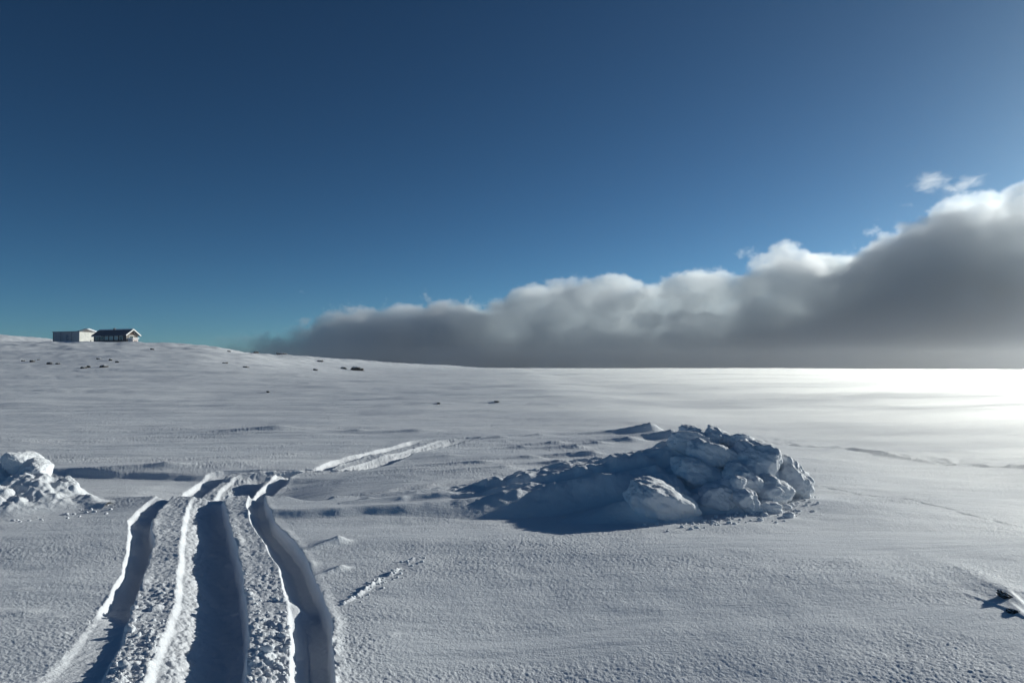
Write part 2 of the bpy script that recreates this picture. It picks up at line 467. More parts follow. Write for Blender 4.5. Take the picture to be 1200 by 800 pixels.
def rock_material():
    """dark lichen-stained stone with snow lodged on its flatter faces"""
    m, nt, out = new_mat('stone'); L = nt.links.new
    b = N(nt, 'ShaderNodeBsdfPrincipled'); b.inputs['Roughness'].default_value = .85
    geo = N(nt, 'ShaderNodeNewGeometry')
    nz = N(nt, 'ShaderNodeTexNoise'); nz.inputs['Scale'].default_value = 9; nz.inputs['Detail'].default_value = 8
    L(geo.outputs['Position'], nz.inputs['Vector'])
    cr = N(nt, 'ShaderNodeValToRGB'); cr.color_ramp.elements[0].position = .35; cr.color_ramp.elements[0].color = (.012, .011, .010, 1)
    cr.color_ramp.elements[1].position = .7; cr.color_ramp.elements[1].color = (.06, .055, .048, 1)
    L(nz.outputs[0], cr.inputs[0])
    sep = N(nt, 'ShaderNodeSeparateXYZ'); L(geo.outputs['Normal'], sep.inputs[0])
    ad = N(nt, 'ShaderNodeMath', operation='ADD')
    n2 = N(nt, 'ShaderNodeTexNoise'); n2.inputs['Scale'].default_value = 3; n2.inputs['Detail'].default_value = 5
    L(geo.outputs['Position'], n2.inputs['Vector'])
    L(sep.outputs[2], ad.inputs[0]); L(n2.outputs[0], ad.inputs[1])
    mr = N(nt, 'ShaderNodeMapRange'); mr.inputs[1].default_value = 1.18; mr.inputs[2].default_value = 1.26
    L(ad.outputs[0], mr.inputs[0])
    mx = N(nt, 'ShaderNodeMix', data_type='RGBA'); mx.inputs[7].default_value = (.82, .85, .88, 1)
    L(mr.outputs[0], mx.inputs[0]); L(cr.outputs[0], mx.inputs[6]); L(mx.outputs[2], b.inputs['Base Color'])
    bp = N(nt, 'ShaderNodeBump'); bp.inputs['Strength'].default_value = .7; bp.inputs['Distance'].default_value = .03
    L(nz.outputs[0], bp.inputs['Height']); L(bp.outputs[0], b.inputs['Normal'])
    L(b.outputs[0], out.inputs['Surface'])
    return m
ROCK = rock_material()

# ------------------------------------------------------------------ mesh helpers
def tag(o, label=None, cat=None, group=None, kind=None):
    if label: o['label'] = label
    if cat: o['category'] = cat
    if group: o['group'] = group
    if kind: o['kind'] = kind
    return o

def mesh_np(name, V, Q, mat, smooth=True, parent=None):
    me = bpy.data.meshes.new(name)
    k = Q.shape[1]
    me.vertices.add(len(V)); me.vertices.foreach_set('co', np.ascontiguousarray(V, dtype=np.float32).ravel())
    me.loops.add(Q.size); me.loops.foreach_set('vertex_index', np.ascontiguousarray(Q, dtype=np.int32).ravel())
    me.polygons.add(len(Q))
    me.polygons.foreach_set('loop_start', np.arange(0, Q.size, k, dtype=np.int32))
    me.polygons.foreach_set('use_smooth', np.full(len(Q), smooth))
    me.update(calc_edges=True)
    me.materials.append(mat)
    o = bpy.data.objects.new(name, me); col.objects.link(o)
    if parent: o.parent = parent
    return o

def compact(V, Q):
    used = np.unique(Q)
    mp = np.full(len(V), -1, dtype=np.int64); mp[used] = np.arange(len(used))
    return V[used], mp[Q]

def grid_quads(nr, nc):
    i = np.arange(nr - 1)[:, None] * nc + np.arange(nc - 1)[None, :]
    i = i.ravel()
    return np.stack([i, i + 1, i + nc + 1, i + nc], 1)

# ------------------------------------------------------------------ snow field
def build_ground():
    az = np.concatenate([np.linspace(-180, -41, 50)[:-1], np.linspace(-41, 41, 1560), np.linspace(41, 180, 50)[1:]])
    rs = [.25]
    r = .25
    while r < 1275:
        if r < 3.1: st = .10 * r if r < 2.6 else .02 * r
        elif r < 12: st = .0023 * r
        elif r < 40: st = .0045 * r
        elif r < 600: st = .009 * r
        else: st = .03 * r
        r += st; rs.append(r)
    rs = np.array(rs)
    A, Rr = np.meshgrid(np.radians(az), rs)
    X = (Rr * np.sin(A)).ravel(); Y = (Rr * np.cos(A)).ravel()
    Z = np.empty_like(X)
    for k in range(0, len(X), 400000):
        Z[k:k+400000] = Hs(X[k:k+400000], Y[k:k+400000])
    V = np.stack([X, Y, Z], 1)
    Q = grid_quads(len(rs), len(az))[:, ::-1]
    # faces of the three troughs become meshes of their own
    fc = V[Q].mean(axis=1)
    near = (fc[:, 1] > 2.5) & (fc[:, 1] < 17) & (np.abs(fc[:, 0]) < 8)
    lab = np.zeros(len(Q), dtype=np.int8)
    idx = np.where(near)[0]
    tc = track_coords(fc[idx, 0], fc[idx, 1])
    for i, (t, w, d) in enumerate(tc):
        m = (t > 0.0) & (t < 1.0) & (d > .02)
        lab[idx[m]] = i + 1
    g = mesh_np('snow_field', *compact(V, Q[lab == 0]), SNOW)
    tag(g, 'wind-packed snow field reaching from the camera to the horizon', kind='structure')
    for i, lb in enumerate(['left narrow ski groove of the snowmobile track, filled with drifted snow',
                            'broad deep middle trough of the snowmobile track, mostly in blue shade',
                            'right narrow ski groove of the snowmobile track with a thin bright rim']):
        o = mesh_np('snowmobile_track', *compact(V, Q[lab == i + 1]), SNOW)
        tag(o, lb, kind='structure')
    return g
build_ground()

# ------------------------------------------------------------------ snow piles (ploughed snow)
def patch(name, x0, x1, y0, y1, step, add):
    xs = np.arange(x0, x1, step); ys = np.arange(y0, y1, step)
    X, Y = np.meshgrid(xs, ys)
    X = X.ravel(); Y = Y.ravel()
    A = add(X, Y)
    Z = Hs(X, Y) + A
    V = np.stack([X, Y, Z], 1)
    Q = grid_quads(len(ys), len(xs))
    keep = A[Q].max(axis=1) > -.035
    return mesh_np(name, *compact(V, Q[keep]), SNOW)

# boulders on / in the main pile: px box, depth, seed, rotation, label
BOULD = [
 (734, 818, 566, 614, 7.95, 21, (.15, .42, .25), 'large rounded snow block lying apart at the front foot of the pile'),
 (884, 918, 585, 600, 8.30, 2, (0, .1, .1), 'small flat snow lump at the right front foot of the pile'),
 (855, 888, 568, 596, 8.30, 3, (.1, .2, .4), 'blunt snow block at the front edge of the pile, left of the small flat lump'),
 (822, 862, 568, 596, 8.33, 4, (0, .3, .1), 'low lobed snow block at the front edge of the pile, beside the blunt one'),
 (884, 922, 556, 588, 8.60, 5, (.2, .3, .3), 'shaded snow block at the right end of the pile, above the small flat lump'),
 (850, 890, 548, 582, 8.60, 6, (0, .5, .2), 'round snow block in the middle of the right face, below the tall pitted one'),
 (858, 910, 514, 572, 9.00, 7, (.1, .35, .3), 'tall pitted snow block standing at the right shoulder of the pile'),
 (855, 885, 502, 527, 9.55, 8, (0, .2, .6), 'knobbly snow block perched on top of the pile at its right'),
 (828, 860, 497, 522, 9.75, 9, (.1, .4, .1), 'snow block with a sloping top at the crest, left of the knobbly one'),
 (799, 817, 494, 512, 9.90, 10, (0, .1, .3), 'small pointed snow lump sticking up at the left of the crest'),
 (786, 842, 501, 530, 9.60, 11, (0, .2, .1), 'long low snow block under the small pointed lump on the crest'),
 (788, 850, 533, 574, 8.85, 12, (.1, .35, .2), 'broad snow block in the middle of the front face with crumbly edge'),
 (812, 864, 516, 556, 9.15, 13, (0, .45, .1), 'angular snow block high on the front face, left of the tall pitted one'),
 (899, 946, 536, 584, 9.10, 24, (.1, .75, .3), 'separate leaning snow slab standing just off the right end of the pile'),
 (939, 951, 562, 576, 9.00, 15, (0, .2, .2), 'tiny snow lump at the right foot of the leaning slab'),
 (877, 902, 517, 537, 9.60, 16, (0, .2, .2), 'small snow block behind the tall pitted one at the back right'),
 (756, 806, 556, 592, 8.55, 17, (0, .2, .2), 'smooth half-buried snow block behind the large rounded front one'),
 (858, 874, 556, 570, 8.35, 18, (0, .2, .2), 'fist-like snow lump stuck to the front of the round block'),
]

BOULD = [(x0, x1, y0 + (6 if y0 < 536 else 2), y1 + 3, d, *q) for (x0, x1, y0, y1, d, *q) in BOULD]

# main pile: heightfield body with smooth snow between the blocks, lee drifts trailing down wind
LUMPS = []   # cx, cy, rx, ry, h
for (x0, x1, y0, y1, d, *_r) in BOULD[:]:
    c = at((x0 + x1) / 2, y0, d)
    LUMPS.append((c[0], d + .20, (x1 - x0) / 2 / F * d * .9, min(.34, .10 + (x1 - x0) / 2 / F * d * .8), c[2] * .93))
DOMES = [  # px, py_top, depth, half width px, back radius, tail length
 (712, 545, 8.75, 58, .40, 1.7), (668, 556, 8.6, 42, .30, 1.3), (765, 534, 9.1, 40, .45, 1.5), (750, 522, 9.5, 45, .35, 2.4), (795, 508, 9.9, 30, .4, 2.3),
 (735, 518, 10.1, 40, .28, 2.0), (835, 540, 9.2, 60, .55, .8), (620, 568, 8.5, 40, .26, 1.6), (790, 523, 9.6, 32, .3, 1.6), (700, 533, 9.3, 30, .2, 1.9), (640, 556, 8.9, 26, .14, 1.9), (590, 577, 8.45, 24, .14, 1.2)]
def main_add(X, Y):
    out = np.full(X.shape, -.06)
    wz = .05 * fbm(X * 1.7, Y * 1.7, 3, 101)
    for k, (cx, cy, rx, ry, h) in enumerate(LUMPS):
        s = (X - cx) * WX + (Y - cy) * WY
        n = -(X - cx) * WY + (Y - cy) * WX
        n = n + .03 * np.sin(s * 4 + k * 2.1)
        tl = .5 + 1.9 * h + .25 * math.sin(k * 3.7)
        tl = tl * 1.2
        al = np.where(s < 0, np.exp(-(np.abs(s) / rx) ** 2.4), np.clip(1 - s / tl, 0, 1) ** 1.1)
        w = ry * (1 - .25 * ss(0, tl, s))
        cr = np.where(n > 0, np.exp(-(np.abs(n) / (.8 * w)) ** 2.4), np.exp(-(np.abs(n) / (1.5 * w)) ** 1.7))
        out = smax(out, h * 1.04 * al * cr - .045, .035)
    for k, (px, py, d, hw, ry, tl) in enumerate(DOMES):
        c = at(px, py + 4, d); h = c[2]
        rx = hw / F * d
        s = (X - c[0]) * WX + (Y - d) * WY
        n = -(X - c[0]) * WY + (Y - d) * WX     # n>0 : toward the camera side
        n = n + .05 * np.sin(s * 3 + k)
        tl = tl * 1.6
        al = np.where(s < 0, np.exp(-(s / rx) ** 2), np.clip(1 - s / tl, 0, 1) ** 1.05)
        w = ry * (1 + .2 * np.clip(s, 0, None))
        cr = np.where(n > 0, np.exp(-(np.abs(n) / (.75 * w)) ** 2.2), np.exp(-(np.abs(n) / (1.4 * w)) ** 1.5))
        out = smax(out, h * al * cr - .045, .03)
    m = ss(.02, .25, out)
    out = out + m * (.035 * fbm(X * 4, Y * 4, 3, 103) + wz)
    return out
pile = patch('snow_pile', -1.9, 4.3, 7.2, 12.0, .013, main_add)
tag(pile, 'long pile of ploughed snow with shaded face and drifts trailing off to the left', 'snow pile')

# left bank
def left_add(X, Y):
    c = at(-40, 535, 8.9)
    out = np.full(X.shape, -.06)
    pts = [(-45, 530, 9.0, 75, .75), (15, 536, 9.1, 24, .45), (38, 548, 9.0, 20, .40), (70, 566, 8.75, 26, .32), (30, 556, 8.65, 45, .45), (95, 582, 8.6, 26, .2), (-10, 570, 8.3, 55, .4), (45, 578, 8.45, 40, .3), (125, 591, 8.5, 30, .12)]
    for (px, py, d, hw, ry) in pts:
        q = at(px, py, d); rx = hw / F * d * 1.15
        u = ((X - q[0]) / rx) ** 2 + ((Y - d) / ry) ** 2
        out = smax(out, (q[2] + .05) * np.exp(-u ** 1.15) - .05, .06)
    m = ss(.0, .2, out)
    w = worley(X * 6, Y * 6, 111)
    out = out + m * (.05 * fbm(X * 3, Y * 3, 3, 112) + .05 * np.clip(.6 - w, 0, 1) + .02 * fbm(X * 16, Y * 16, 2, 113))
    return out
lbank = patch('snow_bank', -8.6, -4.6, 7.3, 10.4, .013, left_add)
tag(lbank, 'sunlit bank of crumbly piled snow at the left edge of the frame', 'snow bank')

def blob(name, c, rad, rot, seed, mat, sub=5, lump=.28, crag=.10, sup=3.0, fine=.02):
    bm = bmesh.new()
    bmesh.ops.create_icosphere(bm, subdivisions=sub, radius=1.0)
    V = np.array([v.co[:] for v in bm.verts]); Q = np.array([[v.index for v in f.verts] for f in bm.faces])
    bm.free()
    n = V / np.linalg.norm(V, axis=1)[:, None]
    rg = np.random.RandomState(seed)
    pl = rg.randn(int(13), 3); pl /= np.linalg.norm(pl, axis=1)[:, None]
    pl = np.concatenate([pl, [[1, .1, .1], [-1, 0, .1], [0, -1, .15], [.1, 1, 0], [.1, -.1, 1], [0, 0, -1]]])
    pl /= np.linalg.norm(pl, axis=1)[:, None]
    dd = rg.uniform(.82, 1.1, len(pl))
    q = np.maximum(n @ pl.T / dd, .02)
    p = 1.0 / (q ** 7).sum(1) ** (1.0 / 7)
    P = n * p[:, None] * 1.15
    d = lump * .45 * pn3(n * 1.7, seed) + lump * .45 * pn3(n * 3.3, seed + 5)
    bl = np.abs(pn3(n * 5.2, seed + 9))
    d = d + crag * (.35 - bl * 1.5) + crag * .6 * pn3(n * 11, seed + 12) + fine * pn3(n * 22, seed + 15) + fine * .6 * pn3(n * 45, seed + 17)
    P = P * (1 + d)[:, None]
    P = P * np.array(rad)
    cx, sx, cy, sy, cz, sz = [f(a) for a in rot for f in (math.cos, math.sin)]
    Rx = np.array([[1, 0, 0], [0, cx, -sx], [0, sx, cx]]); Ry = np.array([[cy, 0, sy], [0, 1, 0], [-sy, 0, cy]]); Rz = np.array([[cz, -sz, 0], [sz, cz, 0], [0, 0, 1]])
    P = P @ (Rz @ Ry @ Rx).T
    o = mesh_np(name, P, Q, mat)
    o.location = c
    return o

for (x0, x1, y0, y1, d, seed, rot, lb) in BOULD:
    c = at((x0 + x1) / 2, (y0 + y1) / 2, d)
    rx = (x1 - x0) / 2 / F * d; rz = (y1 - y0) / 2 / F * d
    ry = min(rx, rz) * 1.45
    o = blob('snow_block', (c[0], c[1] + ry * .4, c[2]), (rx * 1.03, ry, rz * .98), rot, seed * 7, SNOW, sub=6 if rx > .15 else 5, sup=3.0, lump=.26, crag=.022, fine=.028)
    tag(o, lb, 'snow block', 'snow blocks in the ploughed pile')

for (x0, x1, y0, y1, d, seed, lb) in [
    (3, 38, 531, 556, 8.95, 41, 'snow slab with a dark shaded face on top of the left bank'),
    (20, 50, 540, 566, 8.85, 42, 'rounded snow block on the right slope of the left bank'),
    (64, 86, 559, 580, 8.75, 43, 'small snow lump low on the right slope of the left bank')]:
    c = at((x0 + x1) / 2, (y0 + y1) / 2, d)
    rx = (x1 - x0) / 2 / F * d; rz = (y1 - y0) / 2 / F * d
    o = blob('snow_block', (c[0], c[1] + .08, c[2] - .03), (rx, .2 if seed < 43 else .12, rz), (0, .35, .2), seed, SNOW, sub=6, sup=2.8, lump=.15, crag=.03)
    tag(o, lb, 'snow block', 'snow blocks on the left bank')

def crumbs():
    rg = np.random.RandomState(5)
    bm = bmesh.new(); bmesh.ops.create_icosphere(bm, subdivisions=2, radius=1.0)
    BV = np.array([v.co[:] for v in bm.verts]); BQ = np.array([[v.index for v in f.verts] for f in bm.faces]); bm.free()
    P = []
    for k in range(210):     # round the foot of the main pile, most at its right end
        a = rg.uniform(0, 1)
        px = 735 + 225 * a ** .6; py = np.interp(px, [735, 815, 870, 920, 960], [606, 612, 600, 598, 578]) + abs(rg.randn()) * 7 - 3
        P.append((px, py, rg.uniform(.006, .022) * (1 + 1.6 * (rg.rand() > .93))))
    for k in range(90):      # foot of the left bank
        px = rg.uniform(0, 135); py = np.interp(px, [0, 100, 135], [602, 594, 590]) + abs(rg.randn()) * 6 - 2
        P.append((px, py, rg.uniform(.006, .02)))
    for k in range(230):     # thrown up between the ruts
        py = 650 + 155 * rg.rand() ** .6; f = rg.rand() < .5
        e = (np.interp(py, [600, 640, 700, 750, 800], [192, 182, 160, 147, 124]), np.interp(py, [600, 640, 700, 750, 800], [214, 208, 202, 186, 160])) if f else \
            (np.interp(py, [600, 640, 700, 750, 800], [268, 280, 294, 296, 294]), np.interp(py, [600, 640, 700, 750, 800], [286, 304, 330, 336, 334]))
        P.append((rg.uniform(e[0] - 4, e[1] + 4), py, rg.uniform(.004, .013) * (1 + 1.3 * (rg.rand() > .92))))
    for k in range(60):      # line of clods right of the ruts
        t = rg.rand(); P.append((405 + 95 * t + rg.randn() * 4, 702 - 50 * t + rg.randn() * 3, rg.uniform(.005, .014)))
    V = []; Q = []; off = 0
    for (px, py, rad) in P:
        gx, gy = G(px, py)
        gz = H1(gx, gy)
        S = np.array([rg.uniform(.7, 1.4), rg.uniform(.7, 1.3), rg.uniform(.5, .9)]) * rad
        d = 1 + .35 * pn3(BV * 1.3 + rg.rand() * 50, 3) + .2 * pn3(BV * 3 + rg.rand() * 50, 4)
        V.append(BV * d[:, None] * S + np.array([gx, gy, gz + S[2] * .35])); Q.append(BQ + off); off += len(BV)
    o = mesh_np('snow_crumbs', np.concatenate(V), np.concatenate(Q), SNOW)
    tag(o, 'loose crumbs of broken snow round the piles and between the ruts', kind='stuff')
crumbs()

# ------------------------------------------------------------------ stones
def stone(px, py, wpx, hpx, label, seed, group='dark stones showing through the snow on the slope', sub=4, up=.25, ry=None, depth=None, tilt=None):
    x, y, z = hit(px, py)
    rx = wpx / 2 / F * y; rz = hpx / F * y
    ry = ry or rx * .8
    o = blob('stone', (x, y, z + rz * up), (rx, ry, rz * .8), (0, random.uniform(-.25, .25), random.uniform(0, 3)) if tilt is None else (0, tilt, 0), seed, ROCK, sub=sub, lump=.35, crag=.25, sup=2.4)
    tag(o, label, 'stone', group)
    return o
s = stone(1184, 698, 30, 5, 'black stone breaking through the snow at the lower right edge', 301, 'stones by the camera', sub=5, up=-.7, ry=.045, tilt=.55)
s = stone(1190, 715, 18, 5, 'dark stone tip just below the black stone at the lower right edge', 305, 'stones by the camera', sub=5, up=-.8, ry=.035, tilt=.5)
STONES = [
 (418, 434, 13, 5.5, 'largest dark boulder, at the right foot of the hill by the plain'),
 (403, 432, 7, 2, 'flat stone just left of the largest boulder at the foot of the hill'),
 (38, 424, 6, 2.6, 'dark stone on the slope below the houses, at the left of the row'),
 (27, 423, 4, 1.5, 'small stone left of the dark stone on the slope'),
 (45, 422, 3, 1.2, 'small stone just right of the dark stone, slightly higher'),
 (58, 426.5, 6, 2.6, 'dark wedge of stone on the slope right of the first dark stone'),
 (68, 426.5, 6, 1.4, 'thin flat stone right of the dark wedge'),
 (98, 431.5, 7, 2.2, 'low stone touching a darker one, lowest of the slope stones'),
 (104, 430.5, 4, 2.6, 'small black stone right of the low lowest stone'),
 (122, 430, 9, 2.6, 'grey slab-like stone, rightmost of the lowest stones'),
 (116, 421, 6, 1.8, 'stone halfway up the slope right under the white shed'),
 (129.5, 422.5, 4, 2.2, 'dark stone under the gap between shed and cabin'),
 (137, 424.5, 4, 1.8, 'small stone down and right of the dark one under the cabin'),
 (178, 409.5, 5, 1.5, 'thin stone near the crest right of the cabin'),
 (268, 412, 5, 1.5, 'small stone on the crest where it starts to drop'),
 (300, 411.5, 6, 1.8, 'stone breaking the skyline halfway down the crest'),
 (330, 415, 12, 1.8, 'long thin stone on the skyline left of the cloud foot'),
 (375, 423.5, 8, 1.8, 'flat stone on the skyline low on the crest'),
 (289, 430.5, 7, 1.6, 'flat stone in the middle of the smooth slope'),
 (370, 434, 6, 2, 'small dark stone on the slope left of the largest boulder'),
 (264, 425.5, 6, 1.4, 'thin stone on the smooth slope below the crest'),
 (314, 460, 4, 2, 'lone dark stone on the flat snow below the hill'),
 (514, 473, 5, 1.6, 'tiny stone on the flat snow in the middle distance'),
 (582, 471, 6, 1.6, 'tiny stone on the flat snow right of the other tiny one'),
]
for k, (px, py, w, h, lb) in enumerate(STONES):
    stone(px, py, w * .95, h * .95, lb, 310 + k, up=.12)

# ------------------------------------------------------------------ buildings on the hill
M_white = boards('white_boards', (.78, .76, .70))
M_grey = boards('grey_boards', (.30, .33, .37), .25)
M_dark = boards('dark_boards', (.11, .10, .10))
M_roof = plain('dark_roofing', (.10, .12, .16), .6)
M_snowroof = plain('roof_snow', (.84, .86, .88), .7, 1.2, .04)
M_trim = plain('white_paint', (.8, .79, .76), .5, 3, .05)
M_brown = plain('brown_timber', (.10, .06, .045), .8)
M_glass = plain('window_glass', (.45, .50, .48), .12, 1, .05, 0)
M_darkglass = plain('dark_glass', (.03, .035, .04), .08, 1, .05, 0)

def box(bm, x0, x1, y0, y1, z0, z1):
    vs = [bm.verts.new(p) for p in [(x0,y0,z0),(x1,y0,z0),(x1,y1,z0),(x0,y1,z0),(x0,y0,z1),(x1,y0,z1),(x1,y1,z1),(x0,y1,z1)]]
    for f in [(0,3,2,1),(4,5,6,7),(0,1,5,4),(1,2,6,5),(2,3,7,6),(3,0,4,7)]:
        bm.faces.new([vs[i] for i in f])

def prism(bm, prof, x0, x1):
    """profile in (y,z), extruded along x"""
    a = [bm.verts.new((x0, p[0], p[1])) for p in prof]; b = [bm.verts.new((x1, p[0], p[1])) for p in prof]
    n = len(prof)
    bm.faces.new(a[::-1]); bm.faces.new(b)
    for i in range(n):
        bm.faces.new([a[i], a[(i+1) % n], b[(i+1) % n], b[i]])

def obj(name, bm, mat, parent=None):
    bmesh.ops.recalc_face_normals(bm, faces=bm.faces)
    me = bpy.data.meshes.new(name); bm.to_mesh(me); bm.free()
    me.materials.append(mat)
    o = bpy.data.objects.new(name, me); col.objects.link(o)
    if parent: o.parent = parent
    return o

def root(name, loc, rz, label, cat, group=None):
    o = bpy.data.objects.new(name, None); col.objects.link(o)
    o.location = loc; o.rotation_euler = (0, 0, rz)
    o.empty_display_size = .5
    return tag(o, label, cat, group)

D = 212.0
def bpos(px, depth=D):
    c = at(px, 400, depth)
    return c[0], depth
# local frame of a building: +x = gable normal (towards the sun), -y = long side towards the viewer's left
TH = R(-22)
def shed():
    x, y = bpos(93); z = at(93, 400.5, y)[2]
    r = root('shed', (x, y, z), TH, 'long grey shed with a bright white gable wall, left of the cabin', 'shed')
    Lg, W, Hh = 11.0, 5.3, 3.0
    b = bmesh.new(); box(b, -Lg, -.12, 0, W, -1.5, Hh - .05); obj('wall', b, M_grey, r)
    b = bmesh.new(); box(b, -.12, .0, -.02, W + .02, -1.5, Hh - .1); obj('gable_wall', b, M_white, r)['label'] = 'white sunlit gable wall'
    b = bmesh.new(); prism(b, [(0, Hh - .1), (W, Hh - .1), (W / 2 - .4, Hh + .62)], -.10, -.01); obj('gable_board', b, M_dark, r)
    b = bmesh.new(); prism(b, [(-.15, Hh - .04), (W / 2 - .4, Hh + .66), (W + 1.1, Hh - .42), (W + 1.1, Hh - .30), (W / 2 - .4, Hh + .82), (-.15, Hh + .10)], -.9, .02)
    rf = obj('porch_roof', b, M_roof, r)
    b = bmesh.new(); prism(b, [(W / 2 - .35, Hh + .84), (W + 1.9, Hh - .50), (W + 1.9, Hh - .12), (W / 2 + .4, Hh + 1.0)], -1.6, .015); obj('roof_snow', b, M_snowroof, r)
    b = bmesh.new(); prism(b, [(-.15, Hh - .04), (W + .1, Hh - .02), (W + .1, Hh + .14), (-.15, Hh + .10)], -Lg - .2, -.9); rf2 = obj('roof', b, M_roof, r)
    b = bmesh.new(); box(b, -4.0, -.3, W + .003, W + 1.0, -1.5, Hh - .45); obj('side_annex', b, M_dark, r)
    b = bmesh.new(); box(b, -5.4, -4.5, -.05, 0.001, 0, 2.1); dr = obj('door', b, plain('faded_door', (.16, .20, .26)), r)
    b = bmesh.new(); box(b, -4.7, -4.62, -.11, -.052, .95, 1.15); obj('handle', b, M_trim, dr)
    for xx in (-10.8, -7.6, -3.1):
        b = bmesh.new(); box(b, xx - .07, xx + .07, -.06, -.001, -1.5, Hh - .06); obj('corner_board', b, M_roof, r)
shed()

def cabin():
    x, y = bpos(148, D - 13); z = at(148, 402.0, y)[2]
    r = root('cabin', (x, y, z), TH, 'dark timber cabin with a row of windows and white-edged gable, right of the shed', 'cabin')
    Lg, W, Hh, Rg = 12.3, 3.6, 2.35, 1.35
    b = bmesh.new(); box(b, -Lg, -.10, 0, W, -2, Hh); wl = obj('wall', b, M_dark, r)
    b = bmesh.new(); prism(b, [(0, -2), (W, -2), (W, Hh), (W / 2, Hh + Rg - .1), (0, Hh)], -.10, 0); obj('gable_wall', b, plain('grey_timber', (.28, .25, .22)), r)
    # roof: two slabs
    b = bmesh.new(); prism(b, [(-.55, Hh - .30), (W / 2, Hh + Rg), (W / 2, Hh + Rg + .16), (-.55, Hh - .12)], -Lg - .3, .55); rf = obj('roof', b, M_roof, r)
    b = bmesh.new(); prism(b, [(W + .55, Hh - .30), (W / 2 + .002, Hh + Rg), (W / 2 + .002, Hh + Rg + .16), (W + .55, Hh - .12)], -Lg - .3, .55); obj('roof', b, M_roof, r)
    # white barge boards on the gable
    b = bmesh.new(); prism(b, [(-.60, Hh - .42), (W / 2, Hh + Rg - .12), (W / 2, Hh + Rg + .22), (-.60, Hh - .06)], .552, .64); obj('barge_board', b, M_trim, r)
    b = bmesh.new(); prism(b, [(W + .60, Hh - .42), (W / 2 + .002, Hh + Rg - .12), (W / 2 + .002, Hh + Rg + .22), (W + .60, Hh - .06)], .552, .64); obj('barge_board', b, M_trim, r)
    # snow lying on the ridge
    b = bmesh.new(); prism(b, [(W / 2 - .25, Hh + Rg + .02), (W / 2 + .9, Hh + Rg - .40), (W / 2 + .9, Hh + Rg - .18), (W / 2, Hh + Rg + .30)], -Lg, .3); obj('roof_snow', b, M_snowroof, r)
    # windows along the side
    for i, xx in enumerate((-11.1, -9.2, -7.4, -5.6, -3.8, -1.9)):
        b = bmesh.new()
        for q in ((xx - .62, xx + .62, 1.88, 1.98), (xx - .62, xx + .62, .85, .95), (xx - .62, xx - .52, .95, 1.88), (xx + .52, xx + .62, .95, 1.88), (xx - .03, xx + .03, .95, 1.88)):
            box(b, q[0], q[1], -.07, -.002, q[2], q[3])
        w = obj('window', b, M_trim, r)
        b = bmesh.new(); box(b, xx - .515, xx + .515, -.04, -.004, .955, 1.875); obj('pane', b, M_glass if i in (2, 3, 4) else M_darkglass, w)
    b = bmesh.new()
    for q in ((.9, 1.0, .9, 1.95), (2.2, 2.3, .9, 1.95), (.9, 2.3, 1.95, 2.05), (.9, 2.3, .80, .9)):
        box(b, .002, .07, q[0], q[1], q[2], q[3])
    w = obj('window', b, M_trim, r)
    b = bmesh.new(); box(b, .004, .04, 1.004, 2.196, .904, 1.946); obj('pane', b, M_darkglass, w)
    b = bmesh.new(); prism(b, [(.9, Hh), (W - .9, Hh), (W / 2, Hh + Rg - .45)], .003, .03); obj('gable_opening', b, M_brown, r)
    # veranda posts and rail on the long side
    b = bmesh.new(); box(b, -Lg, -.2, -1.25, -.003, -.28, -.12); obj('deck', b, M_brown, r)
    for xx in (-12, -9, -6, -3, -.4):
        b = bmesh.new(); box(b, xx - .06, xx + .06, -1.2, -1.08, -2, .85); obj('post', b, M_brown, r)
    b = bmesh.new(); box(b, -Lg, -.2, -1.17, -1.1, .851, .92); obj('rail', b, M_brown, r)
    # chimney
    b = bmesh.new(); box(b, -6.8, -6.3, W / 2 - .25, W / 2 + .25, Hh + 1.0, Hh + 1.9); ch = obj('chimney', b, plain('chimney_stone', (.2, .2, .2)), rf)
cabin()

def linkroof():
    x, y = bpos(118, D - 9); z = at(118, 400, y)[2]
    r = root('store_hut', (x, y, z), TH, 'low hut with a snow-covered roof in the gap between shed and cabin', 'hut')
    b = bmesh.new(); box(b, -2.6, 0, 0, 3.2, -1.5, 1.5); obj('wall', b, M_dark, r)
    b = bmesh.new(); prism(b, [(-.5, 1.3), (1.6, 2.1), (3.7, 1.4), (3.7, 1.7), (1.6, 2.45), (-.5, 1.65)], -3.0, .4); obj('roof', b, M_snowroof, r)
    b = bmesh.new(); box(b, .002, .05, 1.0, 1.9, -.1, 1.45); obj('door', b, M_trim, r)
linkroof()

def annex():
    x, y = bpos(155.5, D - 13); z = at(155, 404.3, y - 1)[2]
    r = root('snowy_annex', (x, y - .8, z), TH, 'small pale outbuilding plastered with snow at the right end of the cabin', 'outbuilding')
    b = bmesh.new(); box(b, -1.2, .6, 0, 1.7, -1, 1.7); obj('wall', b, plain('rimed_boards', (.66, .58, .55)), r)
    b = bmesh.new(); prism(b, [(-.15, 1.7), (1.85, 1.72), (1.85, 1.98), (-.15, 1.92)], -1.4, .8); obj('roof', b, M_snowroof, r)
    b = bmesh.new(); box(b, .602, .64, .45, 1.25, .55, 1.15); obj('window', b, M_brown, r)
annex()

def low_hut():
    x, y = bpos(60.5); y += 6; z = at(60, 400.2, y)[2]
    r = root('low_hut', (x, y, z), TH, 'low dark blue hut half sunk in snow left of the grey shed', 'hut')
    b = bmesh.new(); box(b, -3.5, 1.2, 0, 2.4, -1, .65); obj('wall', b, plain('blue_boards', (.05, .09, .15)), r)
    b = bmesh.new(); prism(b, [(-.2, .62), (1.2, .95), (2.6, .65), (2.6, .74), (1.2, 1.04), (-.2, .70)], -3.7, 1.4); obj('roof', b, M_roof, r)
low_hut()

